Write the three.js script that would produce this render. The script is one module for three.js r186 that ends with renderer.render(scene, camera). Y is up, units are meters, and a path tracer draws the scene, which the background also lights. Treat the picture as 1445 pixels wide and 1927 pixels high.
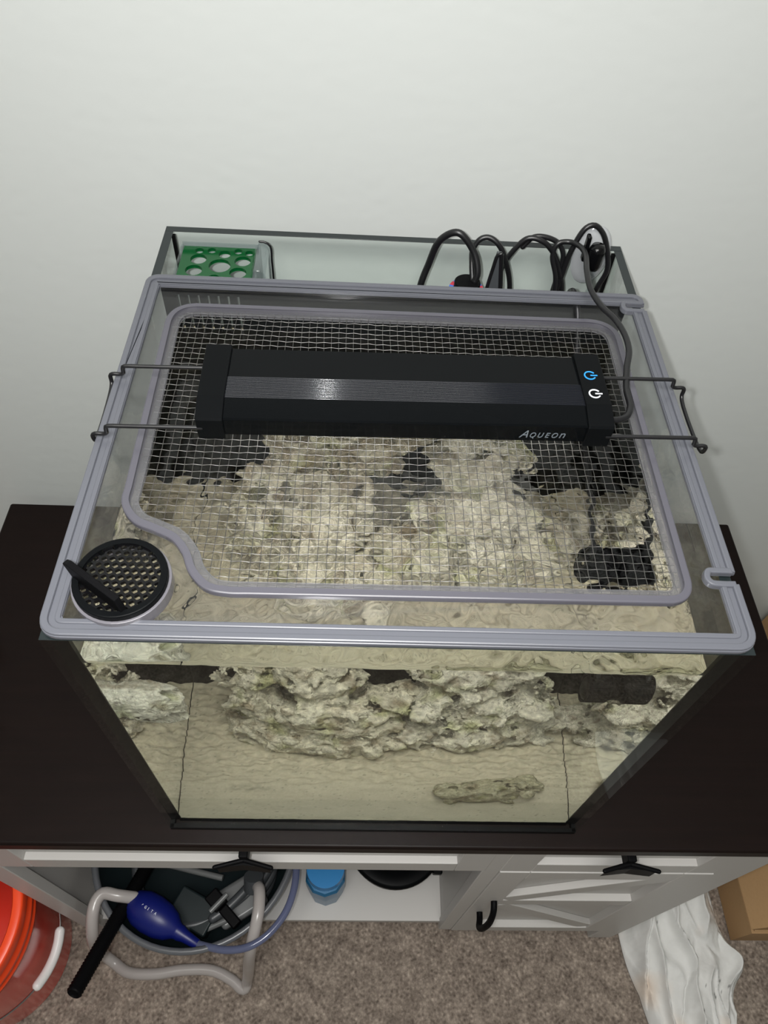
import * as THREE from 'three';
import { RoundedBoxGeometry } from 'three/addons/geometries/RoundedBoxGeometry.js';
import { mergeGeometries } from 'three/addons/utils/BufferGeometryUtils.js';
import { MarchingCubes } from 'three/addons/objects/MarchingCubes.js';
import { TextGeometry } from 'three/addons/geometries/TextGeometry.js';
import { FontLoader } from 'three/addons/loaders/FontLoader.js';
import { RectAreaLightUniformsLib } from 'three/addons/lights/RectAreaLightUniformsLib.js';
import { createNoise3D, createNoise4D } from 'simplex-noise';

// ------------------------------------------------------------------ camera, light, exposure
const scene = new THREE.Scene();
scene.background = new THREE.Color(0x000000);
const camera = new THREE.PerspectiveCamera(2 * Math.atan(963.5 / 1385.7) * 180 / Math.PI, 1445 / 1927, 0.02, 20);
camera.position.set(-0.0342, 0.8726, 0.2084);
camera.rotation.set(-0.9255, -0.0685, 0.0841, 'YXZ');
const renderer = new THREE.WebGLRenderer({ antialias: true });
renderer.toneMapping = THREE.LinearToneMapping;
renderer.toneMappingExposure = 1.22;
renderer.shadowMap.enabled = true;
RectAreaLightUniformsLib.init();

const CEIL = 1.62, FLOOR = -0.85;
const LAMP = { x: -0.10, z: 0.40, w: 0.8, d: 0.6, power: 11.0 };     // ceiling panel, above and behind the camera
const panelLight = new THREE.RectAreaLight(0xfffdf8, LAMP.power, LAMP.w, LAMP.d);
panelLight.position.set(LAMP.x, CEIL - 0.045, LAMP.z);
panelLight.lookAt(LAMP.x, 0, LAMP.z);
scene.add(panelLight);
const flash = new THREE.PointLight(0xffffff, 0.95);                     // the phone's flash, just left of its lens
flash.position.set(-0.066, 0.885, 0.215);
flash.castShadow = true; flash.shadow.radius = 0.35; flash.shadow.mapSize.set(2048, 2048); flash.shadow.camera.near = 0.02;
scene.add(flash);

// ------------------------------------------------------------------ helpers
const V = (x, y, z) => new THREE.Vector3(x, y, z);
let seed = 12345;
const rnd = () => { seed = (seed * 1664525 + 1013904223) >>> 0; return seed / 4294967296; };
const rr = (a, b) => a + (b - a) * rnd();
const noise3 = createNoise3D(rnd), noise4 = createNoise4D(rnd);
const fbm = (x, y, z, o = 3) => { let s = 0, a = 1, t = 0; for (let i = 0; i < o; i++) { s += a * noise3(x, y, z); t += a; a *= 0.5; x *= 2.03; y *= 2.03; z *= 2.03; } return s / t; };
const taken = {};
const numbered = n => { const k = taken[n] = (taken[n] ?? -1) + 1; return k ? `${n}_${String(k).padStart(3, '0')}` : n; };
function thing(name, label, category, [x, y, z] = [0, 0, 0], turn = 0, group, kind) {
  const o = new THREE.Group(); o.name = numbered(name); scene.add(o);
  o.position.set(x, y, z); o.rotation.y = turn; o.userData = { label, category };
  if (group) o.userData.group = group; if (kind) o.userData.kind = kind;
  return o;
}
function part(parent, name, geo, mat, label) {
  const m = new THREE.Mesh(geo, mat); m.name = numbered(name); m.castShadow = m.receiveShadow = true;
  if (label) m.userData.label = label;
  parent.add(m); return m;
}
function single(name, geo, mat, label, category, group, kind) {
  const m = part(scene, name, geo, mat, label); m.userData.category = category;
  if (group) m.userData.group = group; if (kind) m.userData.kind = kind; return m;
}
function struct(name, geo, mat, label) { const m = part(scene, name, geo, mat); m.userData.kind = 'structure'; if (label) m.userData.label = label; return m; }
const at = (g, x, y, z) => { g.translate(x, y, z); return g; };
const box = (x0, x1, y0, y1, z0, z1) => at(new THREE.BoxGeometry(x1 - x0, y1 - y0, z1 - z0), (x0 + x1) / 2, (y0 + y1) / 2, (z0 + z1) / 2);
const rbox = (x0, x1, y0, y1, z0, z1, r = 0.002, s = 2) => at(new RoundedBoxGeometry(x1 - x0, y1 - y0, z1 - z0, s, r), (x0 + x1) / 2, (y0 + y1) / 2, (z0 + z1) / 2);
const merge = l => mergeGeometries(l.map(g => { g = g.index ? g.toNonIndexed() : g; for (const k of Object.keys(g.attributes)) if (!['position', 'normal', 'uv'].includes(k)) g.deleteAttribute(k); return g; }));
const curve = (pts, closed = false, tension = 0.5) => new THREE.CatmullRomCurve3(pts.map(p => p.isVector3 ? p : V(...p)), closed, 'centripetal', tension);
function tube(pts, r, seg = 60, rad = 10, closed = false) {
  const g = new THREE.TubeGeometry(curve(pts, closed), seg, r, rad, closed);
  if (closed) return g;
  const c = curve(pts), caps = [];
  for (const t of [0, 1]) { const s = new THREE.SphereGeometry(r, rad, 6); const p = c.getPointAt(t); caps.push(at(s, p.x, p.y, p.z)); }
  return merge([g, ...caps]);
}
function rod(a, b, r, rad = 10) {
  a = V(...a); b = V(...b); const d = b.clone().sub(a), g = new THREE.CylinderGeometry(r, r, d.length(), rad);
  g.applyQuaternion(new THREE.Quaternion().setFromUnitVectors(V(0, 1, 0), d.normalize())); return at(g, (a.x + b.x) / 2, (a.y + b.y) / 2, (a.z + b.z) / 2);
}
// outlines are [x, z] lists seen from above; extruded upwards from y0 to y1
const flat2 = pts => pts.map(([x, z]) => new THREE.Vector2(x, -z));
function slab(outline, holes, y0, y1, bevel = 0) {
  const s = new THREE.Shape(flat2(outline)); for (const h of holes) s.holes.push(new THREE.Path(flat2(h)));
  const g = new THREE.ExtrudeGeometry(s, { depth: y1 - y0 - 2 * bevel, bevelEnabled: bevel > 0, bevelThickness: bevel, bevelSize: bevel, bevelOffset: -bevel, bevelSegments: 2, curveSegments: 8 });
  g.rotateX(-Math.PI / 2); return at(g, 0, y0 + bevel, 0);
}
function roundedPath(pts, n = 8) {          // pts: [x, z, radius]; rounds every corner of a closed outline
  const out = [];
  pts.forEach((p, i) => {
    const a = pts[(i + pts.length - 1) % pts.length], b = pts[(i + 1) % pts.length], r = p[2] || 0;
    if (!r) { out.push([p[0], p[1]]); return; }
    const u = new THREE.Vector2(a[0] - p[0], a[1] - p[1]), v = new THREE.Vector2(b[0] - p[0], b[1] - p[1]);
    const lu = u.length(), lv = v.length(); u.normalize(); v.normalize();
    const ang = Math.acos(Math.max(-1, Math.min(1, u.dot(v)))), d = Math.min(r / Math.tan(ang / 2), lu * 0.49, lv * 0.49);
    for (let k = 0; k <= n; k++) {
      const t = k / n, q0 = (1 - t) * (1 - t), q1 = 2 * t * (1 - t), q2 = t * t;
      out.push([q0 * (p[0] + u.x * d) + q1 * p[0] + q2 * (p[0] + v.x * d), q0 * (p[1] + u.y * d) + q1 * p[1] + q2 * (p[1] + v.y * d)]);
    }
  });
  return out;
}
function normals2(pts, closed) {
  const n = pts.length;
  return pts.map((p, i) => {
    const a = closed ? pts[(i + n - 1) % n] : pts[Math.max(0, i - 1)], b = closed ? pts[(i + 1) % n] : pts[Math.min(n - 1, i + 1)];
    const dx = b[0] - a[0], dz = b[1] - a[1], l = Math.hypot(dx, dz) || 1; return [-dz / l, dx / l];
  });
}
const offset = (pts, d, closed = true) => { const N = normals2(pts, closed); return pts.map((p, i) => [p[0] + N[i][0] * d, p[1] + N[i][1] * d]); };
function band(pts, hw, y0, y1, bevel, closed) {  // a strip that follows an outline
  if (closed) { const a = offset(pts, hw), b = offset(pts, -hw); const area = q => Math.abs(q.reduce((s, p, i) => s + p[0] * q[(i + 1) % q.length][1] - q[(i + 1) % q.length][0] * p[1], 0)); const [o, h] = area(a) > area(b) ? [a, b] : [b, a]; return slab(o, [h], y0, y1, bevel); }
  const a = offset(pts, hw, false), b = offset(pts, -hw, false).reverse();
  return slab([...a, ...b], [], y0, y1, bevel);
}
function resample(pts, step, closed) {
  const q = closed ? [...pts, pts[0]] : pts, out = [];
  for (let i = 0; i < q.length - 1; i++) { const l = Math.hypot(q[i + 1][0] - q[i][0], q[i + 1][1] - q[i][1]), n = Math.max(1, Math.ceil(l / step)); for (let k = 0; k < n; k++) out.push([q[i][0] + (q[i + 1][0] - q[i][0]) * k / n, q[i][1] + (q[i + 1][1] - q[i][1]) * k / n]); }
  if (!closed) out.push(q[q.length - 1]); return out;
}
function grid(nx, nz, f, closedBottom = null) {  // f(u, v) -> [x, y, z, (color)]
  const pos = [], uv = [], col = [], idx = []; let hasCol = false;
  for (let j = 0; j <= nz; j++) for (let i = 0; i <= nx; i++) { const p = f(i / nx, j / nz); pos.push(p[0], p[1], p[2]); uv.push(p[0], p[2]); if (p[3]) { hasCol = true; col.push(...p[3]); } }
  for (let j = 0; j < nz; j++) for (let i = 0; i < nx; i++) { const a = j * (nx + 1) + i, b = a + 1, c = a + nx + 1, d = c + 1; idx.push(a, c, b, b, c, d); }
  const g = new THREE.BufferGeometry(); g.setAttribute('position', new THREE.Float32BufferAttribute(pos, 3)); g.setAttribute('uv', new THREE.Float32BufferAttribute(uv, 2));
  if (hasCol) g.setAttribute('color', new THREE.Float32BufferAttribute(col, 3));
  g.setIndex(idx); g.computeVertexNormals(); return g;
}
function noiseTex(size, f, srgb = true) {  // f(u, v) -> [r, g, b] 0..1, made to tile by blending
  const d = new Uint8Array(size * size * 4);
  for (let y = 0; y < size; y++) for (let x = 0; x < size; x++) { const c = f(x / size, y / size), o = (y * size + x) * 4; d[o] = c[0] * 255; d[o + 1] = c[1] * 255; d[o + 2] = c[2] * 255; d[o + 3] = 255; }
  const t = new THREE.DataTexture(d, size, size); t.wrapS = t.wrapT = THREE.RepeatWrapping; t.magFilter = THREE.LinearFilter; t.minFilter = THREE.LinearMipmapLinearFilter; t.generateMipmaps = true;
  if (srgb) t.colorSpace = THREE.SRGBColorSpace; t.needsUpdate = true; return t;
}
const tile = (u, v, f, o = 3) => { const a = u * 2 * Math.PI, b = v * 2 * Math.PI; let s = 0, k = 1, t = 0, R = f / (2 * Math.PI); for (let i = 0; i < o; i++) { s += k * noise4(R * Math.cos(a), R * Math.sin(a), R * Math.cos(b), R * Math.sin(b)); t += k; k *= 0.5; R *= 2; } return s / t; };
const cl = x => Math.max(0, Math.min(1, x));
const std = (color, roughness = 0.6, o = {}) => new THREE.MeshStandardMaterial({ color, roughness, ...o });
const phy = (color, roughness = 0.6, o = {}) => new THREE.MeshPhysicalMaterial({ color, roughness, ...o });

// ------------------------------------------------------------------ materials
const wallBump = noiseTex(512, (u, v) => { const n = 0.5 + 0.5 * tile(u, v, 46, 3); return [n, n, n]; }, false);
wallBump.repeat.set(3.2, 3.2);
const carpetMap = noiseTex(1024, (u, v) => { const a = tile(u, v, 62, 3), b = tile(v, u, 14, 2), s = cl(0.5 + 0.62 * a + 0.26 * b); return [0.335 + 0.40 * s, 0.295 + 0.385 * s, 0.265 + 0.36 * s]; });
carpetMap.repeat.set(1.7, 1.7);
const fuzzBump = noiseTex(512, (u, v) => { const n = 0.5 + 0.5 * tile(u, v, 120, 2); return [n, n, n]; }, false);
const woodMap = noiseTex(1024, (u, v) => { const g = fbm(u * 3, v * 150, 5.5, 3), h = fbm(u * 9, v * 40, 1.5, 2), s = 0.5 + 0.3 * g + 0.2 * h; return [0.070 + 0.03 * s, 0.048 + 0.02 * s, 0.042 + 0.018 * s]; });
const rockBump = noiseTex(512, (u, v) => { const n = cl(0.5 + 0.5 * tile(u, v, 40, 4) - 0.35 * Math.max(0, tile(v, u, 26, 2) - 0.25) * 2); return [n, n, n]; }, false);
rockBump.repeat.set(9, 9);
const sandBump = fuzzBump.clone(); sandBump.repeat.set(14, 14); sandBump.needsUpdate = true;
const cardMap = noiseTex(256, (u, v) => { const s = 0.5 + 0.25 * tile(u, v, 9, 3) + 0.12 * Math.sin(v * 2 * Math.PI * 40); return [0.65 + 0.07 * s, 0.52 + 0.06 * s, 0.365 + 0.05 * s]; });
cardMap.repeat.set(3, 3);

const M = {
  wall: std(new THREE.Color(0.50, 0.52, 0.505), 0.75, { bumpMap: wallBump, bumpScale: 0.0003 }),
  ceiling: std(new THREE.Color(0.82, 0.82, 0.8), 0.9),
  white: std(new THREE.Color(0.53, 0.515, 0.495), 0.45),
  trim: std(new THREE.Color(0.75, 0.75, 0.73), 0.5),
  carpet: std(0xffffff, 0.98, { map: carpetMap, bumpMap: fuzzBump, bumpScale: 0.004 }),
  espresso: phy(0xffffff, 0.42, { map: woodMap, specularIntensity: 0.22 }),
  black: phy(new THREE.Color(0.003, 0.0035, 0.004), 0.42, { specularIntensity: 0.13 }),
  blackMatte: phy(new THREE.Color(0.0035, 0.0035, 0.004), 0.5, { specularIntensity: 0.13 }),
  blackWall: phy(new THREE.Color(0.006, 0.007, 0.008), 0.35, { specularIntensity: 0.35 }),
  blackGloss: phy(new THREE.Color(0.003, 0.003, 0.0035), 0.15, { specularIntensity: 0.6 }),
  alu: phy(new THREE.Color(0.0025, 0.003, 0.0035), 0.14, { specularIntensity: 0.2 }),
  aluRib: phy(new THREE.Color(0.006, 0.007, 0.010), 0.10, { specularIntensity: 0.5 }),
  glass: phy(new THREE.Color(0.965, 0.985, 0.975), 0.0, { transmission: 1, thickness: 0, ior: 1.5, specularIntensity: 0.18 }),
  sideGlass: phy(new THREE.Color(0.965, 0.98, 0.972), 0.0, { transmission: 1, thickness: 0, ior: 1.5, specularIntensity: 0.9 }),
  glassEdge: phy(new THREE.Color(0.012, 0.017, 0.018), 0.25),
  silicone: phy(new THREE.Color(0.004, 0.004, 0.004), 0.4, { specularIntensity: 0.2 }),
  lidClear: phy(new THREE.Color(0.95, 0.95, 0.96), 0.12, { transmission: 1, thickness: 0, ior: 1.5, specularIntensity: 0.6 }),
  lidFrame: phy(new THREE.Color(0.165, 0.172, 0.20), 0.3, { transmission: 0.4, thickness: 0, ior: 1.5 }),
  bead: phy(new THREE.Color(0.20, 0.195, 0.235), 0.25, { transmission: 0.6, thickness: 0, ior: 1.5 }),
  gasket: phy(new THREE.Color(0.62, 0.62, 0.65), 0.3, { transmission: 0.92, thickness: 0, ior: 1.5 }),
  clear: phy(new THREE.Color(0.9, 0.92, 0.93), 0.05, { transmission: 1, thickness: 0, ior: 1.45 }),
  cupClear: phy(new THREE.Color(0.82, 0.83, 0.85), 0.12, { transmission: 0.72, thickness: 0, ior: 1.5 }),
  wire: std(new THREE.Color(0.22, 0.215, 0.21), 0.38, { metalness: 1 }),
  water: phy(new THREE.Color(1, 1, 1), 0.0, { transmission: 1, thickness: 0.4, ior: 1.333, attenuationColor: new THREE.Color(0.965, 0.958, 0.895), attenuationDistance: 0.8 }),
  rock: phy(0xffffff, 0.9, { vertexColors: true, bumpMap: rockBump, bumpScale: 0.0024, specularIntensity: 0.3 }),
  sand: phy(0xffffff, 0.95, { vertexColors: true, bumpMap: sandBump, bumpScale: 0.0008, specularIntensity: 0.2 }),
  green: phy(new THREE.Color(0.004, 0.10, 0.025), 0.15, { transmission: 0.35, thickness: 0 }),
  cable: phy(new THREE.Color(0.007, 0.007, 0.008), 0.35),
  hose: phy(new THREE.Color(0.60, 0.56, 0.54), 0.25, { transmission: 0.35, thickness: 0 }),
  blueHose: phy(new THREE.Color(0.25, 0.28, 0.45), 0.12, { transmission: 0.6, thickness: 0 }),
  blue: phy(new THREE.Color(0.004, 0.009, 0.13), 0.4),
  tub: phy(new THREE.Color(0.012, 0.019, 0.021), 0.4, { specularIntensity: 0.5 }),
  tubRim: phy(new THREE.Color(0.11, 0.115, 0.125), 0.3),
  orange: phy(new THREE.Color(0.95, 0.075, 0.016), 0.35),
  bucketBody: phy(new THREE.Color(0.70, 0.05, 0.03), 0.22, { clearcoat: 0.6, clearcoatRoughness: 0.1 }),
  whitePlastic: phy(new THREE.Color(0.80, 0.79, 0.78), 0.4),
  steel: std(new THREE.Color(0.55, 0.55, 0.55), 0.3, { metalness: 1 }),
  towel: std(0xffffff, 0.98, { vertexColors: true, bumpMap: fuzzBump, bumpScale: 0.0012 }),
  card: std(0xffffff, 0.85, { map: cardMap }),
  teal: phy(new THREE.Color(0.01, 0.14, 0.30), 0.3),
  tealCap: phy(new THREE.Color(0.006, 0.20, 0.50), 0.35),
  potGray: phy(new THREE.Color(0.14, 0.15, 0.15), 0.35),
  printBlue: std(new THREE.Color(0.02, 0.28, 0.72), 0.5),
  printWhite: std(new THREE.Color(0.85, 0.88, 0.95), 0.5),
  printGray: std(new THREE.Color(0.13, 0.15, 0.17), 0.4),
  ring: phy(new THREE.Color(0.05, 0.14, 0.50), 0.4), ringRed: phy(new THREE.Color(0.42, 0.03, 0.05), 0.4),
  lens: std(0x222222, 0.5, { emissive: new THREE.Color(0.97, 1, 0.96), emissiveIntensity: 0.3 }),
  diffuser: std(0x333333, 0.5, { emissive: new THREE.Color(1, 0.97, 0.92), emissiveIntensity: 1.2 }),
  collar: phy(new THREE.Color(0.26, 0.25, 0.28), 0.22, { transmission: 0.5, thickness: 0 }),
  grayPlastic: phy(new THREE.Color(0.055, 0.06, 0.065), 0.4), dim: phy(new THREE.Color(0.15, 0.155, 0.155), 0.35),
};

// ------------------------------------------------------------------ the room
const RX0 = -1.9, RX1 = 1.8, RZ0 = -0.462, RZ1 = 2.4;
struct('floor', box(RX0 - 0.1, RX1 + 0.1, FLOOR - 0.12, FLOOR - 0.012, RZ0 - 0.1, RZ1 + 0.1), M.trim);
struct('ceiling', box(RX0 - 0.1, RX1 + 0.1, CEIL, CEIL + 0.1, RZ0 - 0.1, RZ1 + 0.1), M.ceiling);
const bw = at(new THREE.BoxGeometry(RX1 - RX0 + 0.2, CEIL - FLOOR + 0.2, 0.1), (RX0 + RX1) / 2, (CEIL + FLOOR) / 2, RZ0 - 0.05);
struct('wall_back', bw, M.wall, 'off-white painted wall behind the aquarium');
struct('wall_front', box(RX0 - 0.1, RX1 + 0.1, FLOOR - 0.1, CEIL + 0.1, RZ1, RZ1 + 0.1), M.wall);
struct('wall_left', box(RX0 - 0.1, RX0, FLOOR - 0.1, CEIL + 0.1, RZ0, RZ1), M.wall);
struct('wall_right', box(RX1, RX1 + 0.1, FLOOR - 0.1, CEIL + 0.1, RZ0, RZ1), M.wall);
struct('baseboard_back', rbox(RX0, RX1, FLOOR, FLOOR + 0.09, RZ0, RZ0 + 0.012, 0.003), M.trim);
{
  const near = grid(420, 150, (u, v) => { const x = -1.0 + 2.1 * u, z = -0.45 + 0.75 * v; return [x, FLOOR - 0.003 + 0.0028 * fbm(x * 120, 1.3, z * 120, 2) + 0.0015 * noise3(x * 30, 2, z * 30), z]; });
  const far = box(RX0, RX1, FLOOR - 0.012, FLOOR - 0.0075, RZ0, RZ1);
  const p = far.attributes.position, uv = far.attributes.uv; for (let i = 0; i < p.count; i++) uv.setXY(i, p.getX(i), p.getZ(i));
  single('carpet', merge([near, far]), M.carpet, 'mottled grey-brown carpet pile covering the floor', 'carpet', null, 'stuff');
}
{
  const t = thing('ceiling_light', 'large flat ceiling light panel above the room', 'light', [LAMP.x, CEIL, LAMP.z]);
  const w = LAMP.w / 2, d = LAMP.d / 2;
  part(t, 'diffuser', box(-w, w, -0.038, -0.03, -d, d), M.diffuser);
  const f = []; for (const s of [-1, 1]) { f.push(box(s > 0 ? w : -w - 0.03, s > 0 ? w + 0.03 : -w, -0.042, 0, -d - 0.03, d + 0.03)); f.push(box(-w, w, -0.042, 0, s > 0 ? d : -d - 0.03, s > 0 ? d + 0.03 : -d)); }
  part(t, 'frame', merge(f), M.trim);
}

// ------------------------------------------------------------------ the dresser
{
  const T = thing('dresser', 'white farmhouse cabinet with a dark espresso top, one open bay and a braced door', 'dresser', [0, FLOOR, 0]);
  const Y = y => y - FLOOR;                                  // heights below are measured from the cabinet's top at 0
  const B = (x0, x1, y0, y1, z0, z1, r = 0.0015) => rbox(x0, x1, Y(y0), Y(y1), z0, z1, r);
  const top = rbox(-0.532, 0.532, Y(-0.024), Y(0), -0.444, 0.018, 0.004, 4);
  { const p = top.attributes.position, uv = top.attributes.uv; for (let i = 0; i < p.count; i++) uv.setXY(i, p.getX(i) * 1.1, (p.getZ(i) + p.getY(i)) * 1.1); }
  part(T, 'tabletop', top, M.espresso, 'dark espresso wood top');
  const BK = -0.43, FR = 0.0, X0 = -0.522, X1 = 0.522, BOT = -0.75;
  part(T, 'side_panel', B(X0, X0 + 0.018, BOT, -0.024, BK, -0.018), M.white);
  part(T, 'side_panel', B(X1 - 0.018, X1, BOT, -0.024, BK, -0.018), M.white);
  part(T, 'divider_panel', B(0.158, 0.176, BOT, -0.024, BK, -0.018), M.white);
  part(T, 'back_panel', B(X0, X1, BOT, -0.024, BK - 0.008, BK), M.white);
  part(T, 'shelf', B(X0 + 0.018, 0.158, -0.745, -0.727, BK, -0.012), M.white);
  part(T, 'bottom_panel', B(0.176, X1 - 0.018, -0.745, -0.727, BK, -0.018), M.white);
  for (const [a, b] of [[X0, -0.485], [0.154, 0.178], [0.475, X1]]) part(T, 'stile', B(a, b, a < 0 || a > 0.4 ? FLOOR : BOT, -0.024, -0.018, FR - 0.001), M.white);
  for (const a of [X0, X1 - 0.045]) part(T, 'leg', B(a, a + 0.045, FLOOR, BOT, BK, BK + 0.045), M.white);
  part(T, 'top_rail', B(-0.485, 0.475, -0.034, -0.024, -0.03, -0.003), M.white);
  // drawers: a frame that stands proud of a recessed panel
  const frame = (x0, x1, y0, y1, s, zf, zb) => { const g = []; g.push(B(x0, x0 + s, y0, y1, zb, zf), B(x1 - s, x1, y0, y1, zb, zf), B(x0 + s, x1 - s, y0, y0 + s, zb, zf), B(x0 + s, x1 - s, y1 - s, y1, zb, zf)); return merge(g); };
  const drawer = (x0, x1, hx) => {
    const d = part(T, 'drawer', B(x0 + 0.002, x1 - 0.002, -0.204, -0.036, -0.30, -0.0095, 0.001), M.white);
    part(d, 'drawer_frame', frame(x0, x1, -0.205, -0.035, 0.042, FR, -0.016), M.white);
    const y = Y(-0.078), bar = [];
    bar.push(rbox(hx - 0.0055, hx + 0.0055, y - 0.012, y + 0.012, -0.01, 0.015, 0.002));
    bar.push(tube([[hx - 0.033, y + 0.001, 0.0235], [hx - 0.001, y, 0.0155], [hx, y, 0.0155]], 0.0028, 20, 8), tube([[hx, y, 0.0155], [hx + 0.001, y, 0.0155], [hx + 0.033, y + 0.001, 0.0235]], 0.0028, 20, 8));
    bar.push(slab([[hx - 0.031, 0.0235], [hx, 0.0145], [hx + 0.031, 0.0235], [hx, 0.0205]], [], y - 0.028, y, 0));
    part(d, 'handle', merge(bar), M.blackMatte, 'black T-shaped drawer pull');
  };
  drawer(-0.483, 0.157, -0.152); drawer(0.177, 0.476, 0.312);
  // braced door
  const dx0 = 0.178, dx1 = 0.474, dy0 = -0.745, dy1 = -0.208, zr = -0.012;
  const door = part(T, 'door', B(dx0 + 0.002, dx1 - 0.002, dy0 + 0.002, dy1 - 0.002, -0.026, zr, 0.001), M.white);
  part(door, 'door_frame', frame(dx0, dx1, dy0, dy1, 0.042, FR + 0.001, -0.022), M.white);
  part(door, 'brace', B(dx0 + 0.042, dx1 - 0.042, -0.468, -0.430, zr - 0.002, FR - 0.001), M.white);
  for (const s of [1, -1]) {
    const a = new THREE.Vector2(dx0 + 0.046, s > 0 ? -0.424 : -0.474), b = new THREE.Vector2(dx1 - 0.046, s > 0 ? -0.256 : -0.698), d = b.clone().sub(a), g = new RoundedBoxGeometry(d.length(), 0.034, 0.011, 2, 0.0015);
    g.rotateZ(Math.atan2(d.y, d.x)); at(g, (a.x + b.x) / 2, Y((a.y + b.y) / 2), zr + 0.0055); part(door, 'brace', g, M.white);
  }
  part(door, 'handle', tube([[0.207, Y(-0.425), 0.0], [0.206, Y(-0.43), 0.014], [0.203, Y(-0.455), 0.026], [0.198, Y(-0.487), 0.030], [0.195, Y(-0.515), 0.026], [0.199, Y(-0.528), 0.012], [0.2, Y(-0.53), 0.0]], 0.0052, 40, 10), M.blackMatte, 'black bow door pull');
}

// ------------------------------------------------------------------ the aquarium
const H = 0.4538, TW = 0.225, TD = 0.4473, GT = 0.008, ZP = -0.3600;   // rim height, half width, depth, glass, face of the black partition
{
  const T = thing('aquarium', 'rimless glass cube aquarium with a black rear partition on the espresso top', 'aquarium');
  const pane = (x0, x1, y0, y1, z0, z1, edge, m = M.glass) => { const g = part(T, 'glass_panel', box(x0, x1, y0, y1, z0, z1), m); if (edge) part(g, 'glass_edge', rbox(x0, x1, y1, y1 + 0.0006, z0, z1, 0.0002, 1), M.glassEdge, 'dark green glass edge'); return g; };
  pane(-TW, TW, 0.001, H, -GT, 0, true);
  pane(-TW, TW, 0.001, H, -TD, -TD + GT, true);
  pane(-TW, -TW + GT, 0.001, H, -TD + GT + 0.0003, -GT - 0.0034, true, M.sideGlass);
  pane(TW - GT, TW, 0.001, H, -TD + GT + 0.0003, -GT - 0.0034, true, M.sideGlass);
  part(T, 'bottom_panel', box(-TW + GT + 0.0004, TW - GT - 0.0004, 0.001, 0.009, -TD + GT + 0.0004, -GT - 0.0004), M.blackMatte);
  // black partition with overflow slots near its left end
  const s = new THREE.Shape(); const w = TW - GT - 0.0004; s.moveTo(-w, 0.009); s.lineTo(w, 0.009); s.lineTo(w, H - 0.003); s.lineTo(-w, H - 0.003); s.closePath();
  for (let k = 0; k < 7; k++) { const x = -0.2035 + k * 0.0092, h = new THREE.Path(); h.moveTo(x, 0.395); h.lineTo(x, 0.4405); h.lineTo(x + 0.0026, 0.4405); h.lineTo(x + 0.0026, 0.395); h.closePath(); s.holes.push(h); }
  const g = new THREE.ExtrudeGeometry(s, { depth: 0.005, bevelEnabled: false }); at(g, 0, 0, ZP - 0.005);
  part(T, 'partition', g, M.blackWall, 'black overflow partition with slots');
  for (const s of [-1, 1]) part(T, 'silicone_seam', box(s > 0 ? TW - 0.0112 : -TW, s > 0 ? TW : -TW + 0.0112, 0.009, H - 0.004, -GT - 0.0032, -GT - 0.0001), M.silicone, 'black silicone corner seam');
  for (const [x, z] of [[-1, -TD + GT + 0.0022], [1, -TD + GT + 0.0022]]) part(T, 'silicone_seam', box(x * (TW - GT) - 0.0018, x * (TW - GT) + 0.0018, 0.009, H - 0.002, z - 0.0018, z + 0.0018), M.silicone);
  for (const [a, b, c, d] of [[-TW, TW, -0.004, 0.0004], [-TW - 0.0004, -TW + 0.004, -TD, 0], [TW - 0.004, TW + 0.0004, -TD, 0]]) part(T, 'base_seam', box(a, b, 0.0004, 0.0085, c, d), M.silicone);
  const frontLine = part(T, 'base_seam', box(-TW + GT, TW - GT, 0.0085, 0.011, -GT - 0.0016, -GT - 0.0003), M.silicone);
}
// ------------------------------------------------------------------ sand, water
const WL = 0.403;
const sandH = (x, z) => {
  const t = cl((-z - 0.01) / 0.33);
  let y = 0.0135 + 0.034 * Math.pow(t, 0.75);
  y += 0.0030 * fbm(x * 14, 3.1, z * 14, 2) * cl(t * 4) + 0.0011 * fbm(x * 60, 1.1, z * 60, 2);
  y += (0.0040 * noise3(x * 34, 6.6, z * 52) + 0.0022 * noise3(x * 70, 2.6, z * 95)) * cl((t - 0.24) * 5) + 0.004 * Math.exp(-Math.pow((z + 0.118 + 0.006 * noise3(x * 20, 1, 3)) / 0.007, 2));
  return y;
};
{
  const NX = 240, NZ = 190, x0 = -TW + GT + 0.001, x1 = TW - GT - 0.001, z0 = ZP + 0.0004, z1 = -GT - 0.001;
  const top = grid(NX, NZ, (u, v) => {
    const x = x0 + (x1 - x0) * u, z = z0 + (z1 - z0) * v;
    const a = 0.5 + 0.5 * fbm(x * 22, 5, z * 22, 3), b = noise3(x * 420, 2, z * 420), k = 0.92 + 0.13 * a + 0.07 * b;
    const rg = 1 - Math.abs(noise3(x * 55, 1, z * 70)), film = 1 - 0.22 * (1 - rg * rg) * cl((-z - 0.10) * 12), st = 1 - 0.35 * Math.exp(-Math.pow((x + 0.14) / 0.022, 2) - Math.pow((z + 0.105) / 0.010, 2)) * cl(0.6 + 0.9 * noise3(x * 90, 4, z * 90)); const fleck = film * st * (noise3(x * 700, 9, z * 700) > 0.86 ? 0.55 : 1);
    return [x, sandH(x, z), z, [0.68 * k * fleck, 0.615 * k * fleck, 0.465 * k * fleck]];
  });
  single('sand_bed', top, M.sand, 'fine beige sand covering the bottom of the aquarium', 'sand', null, 'stuff');
}
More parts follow.
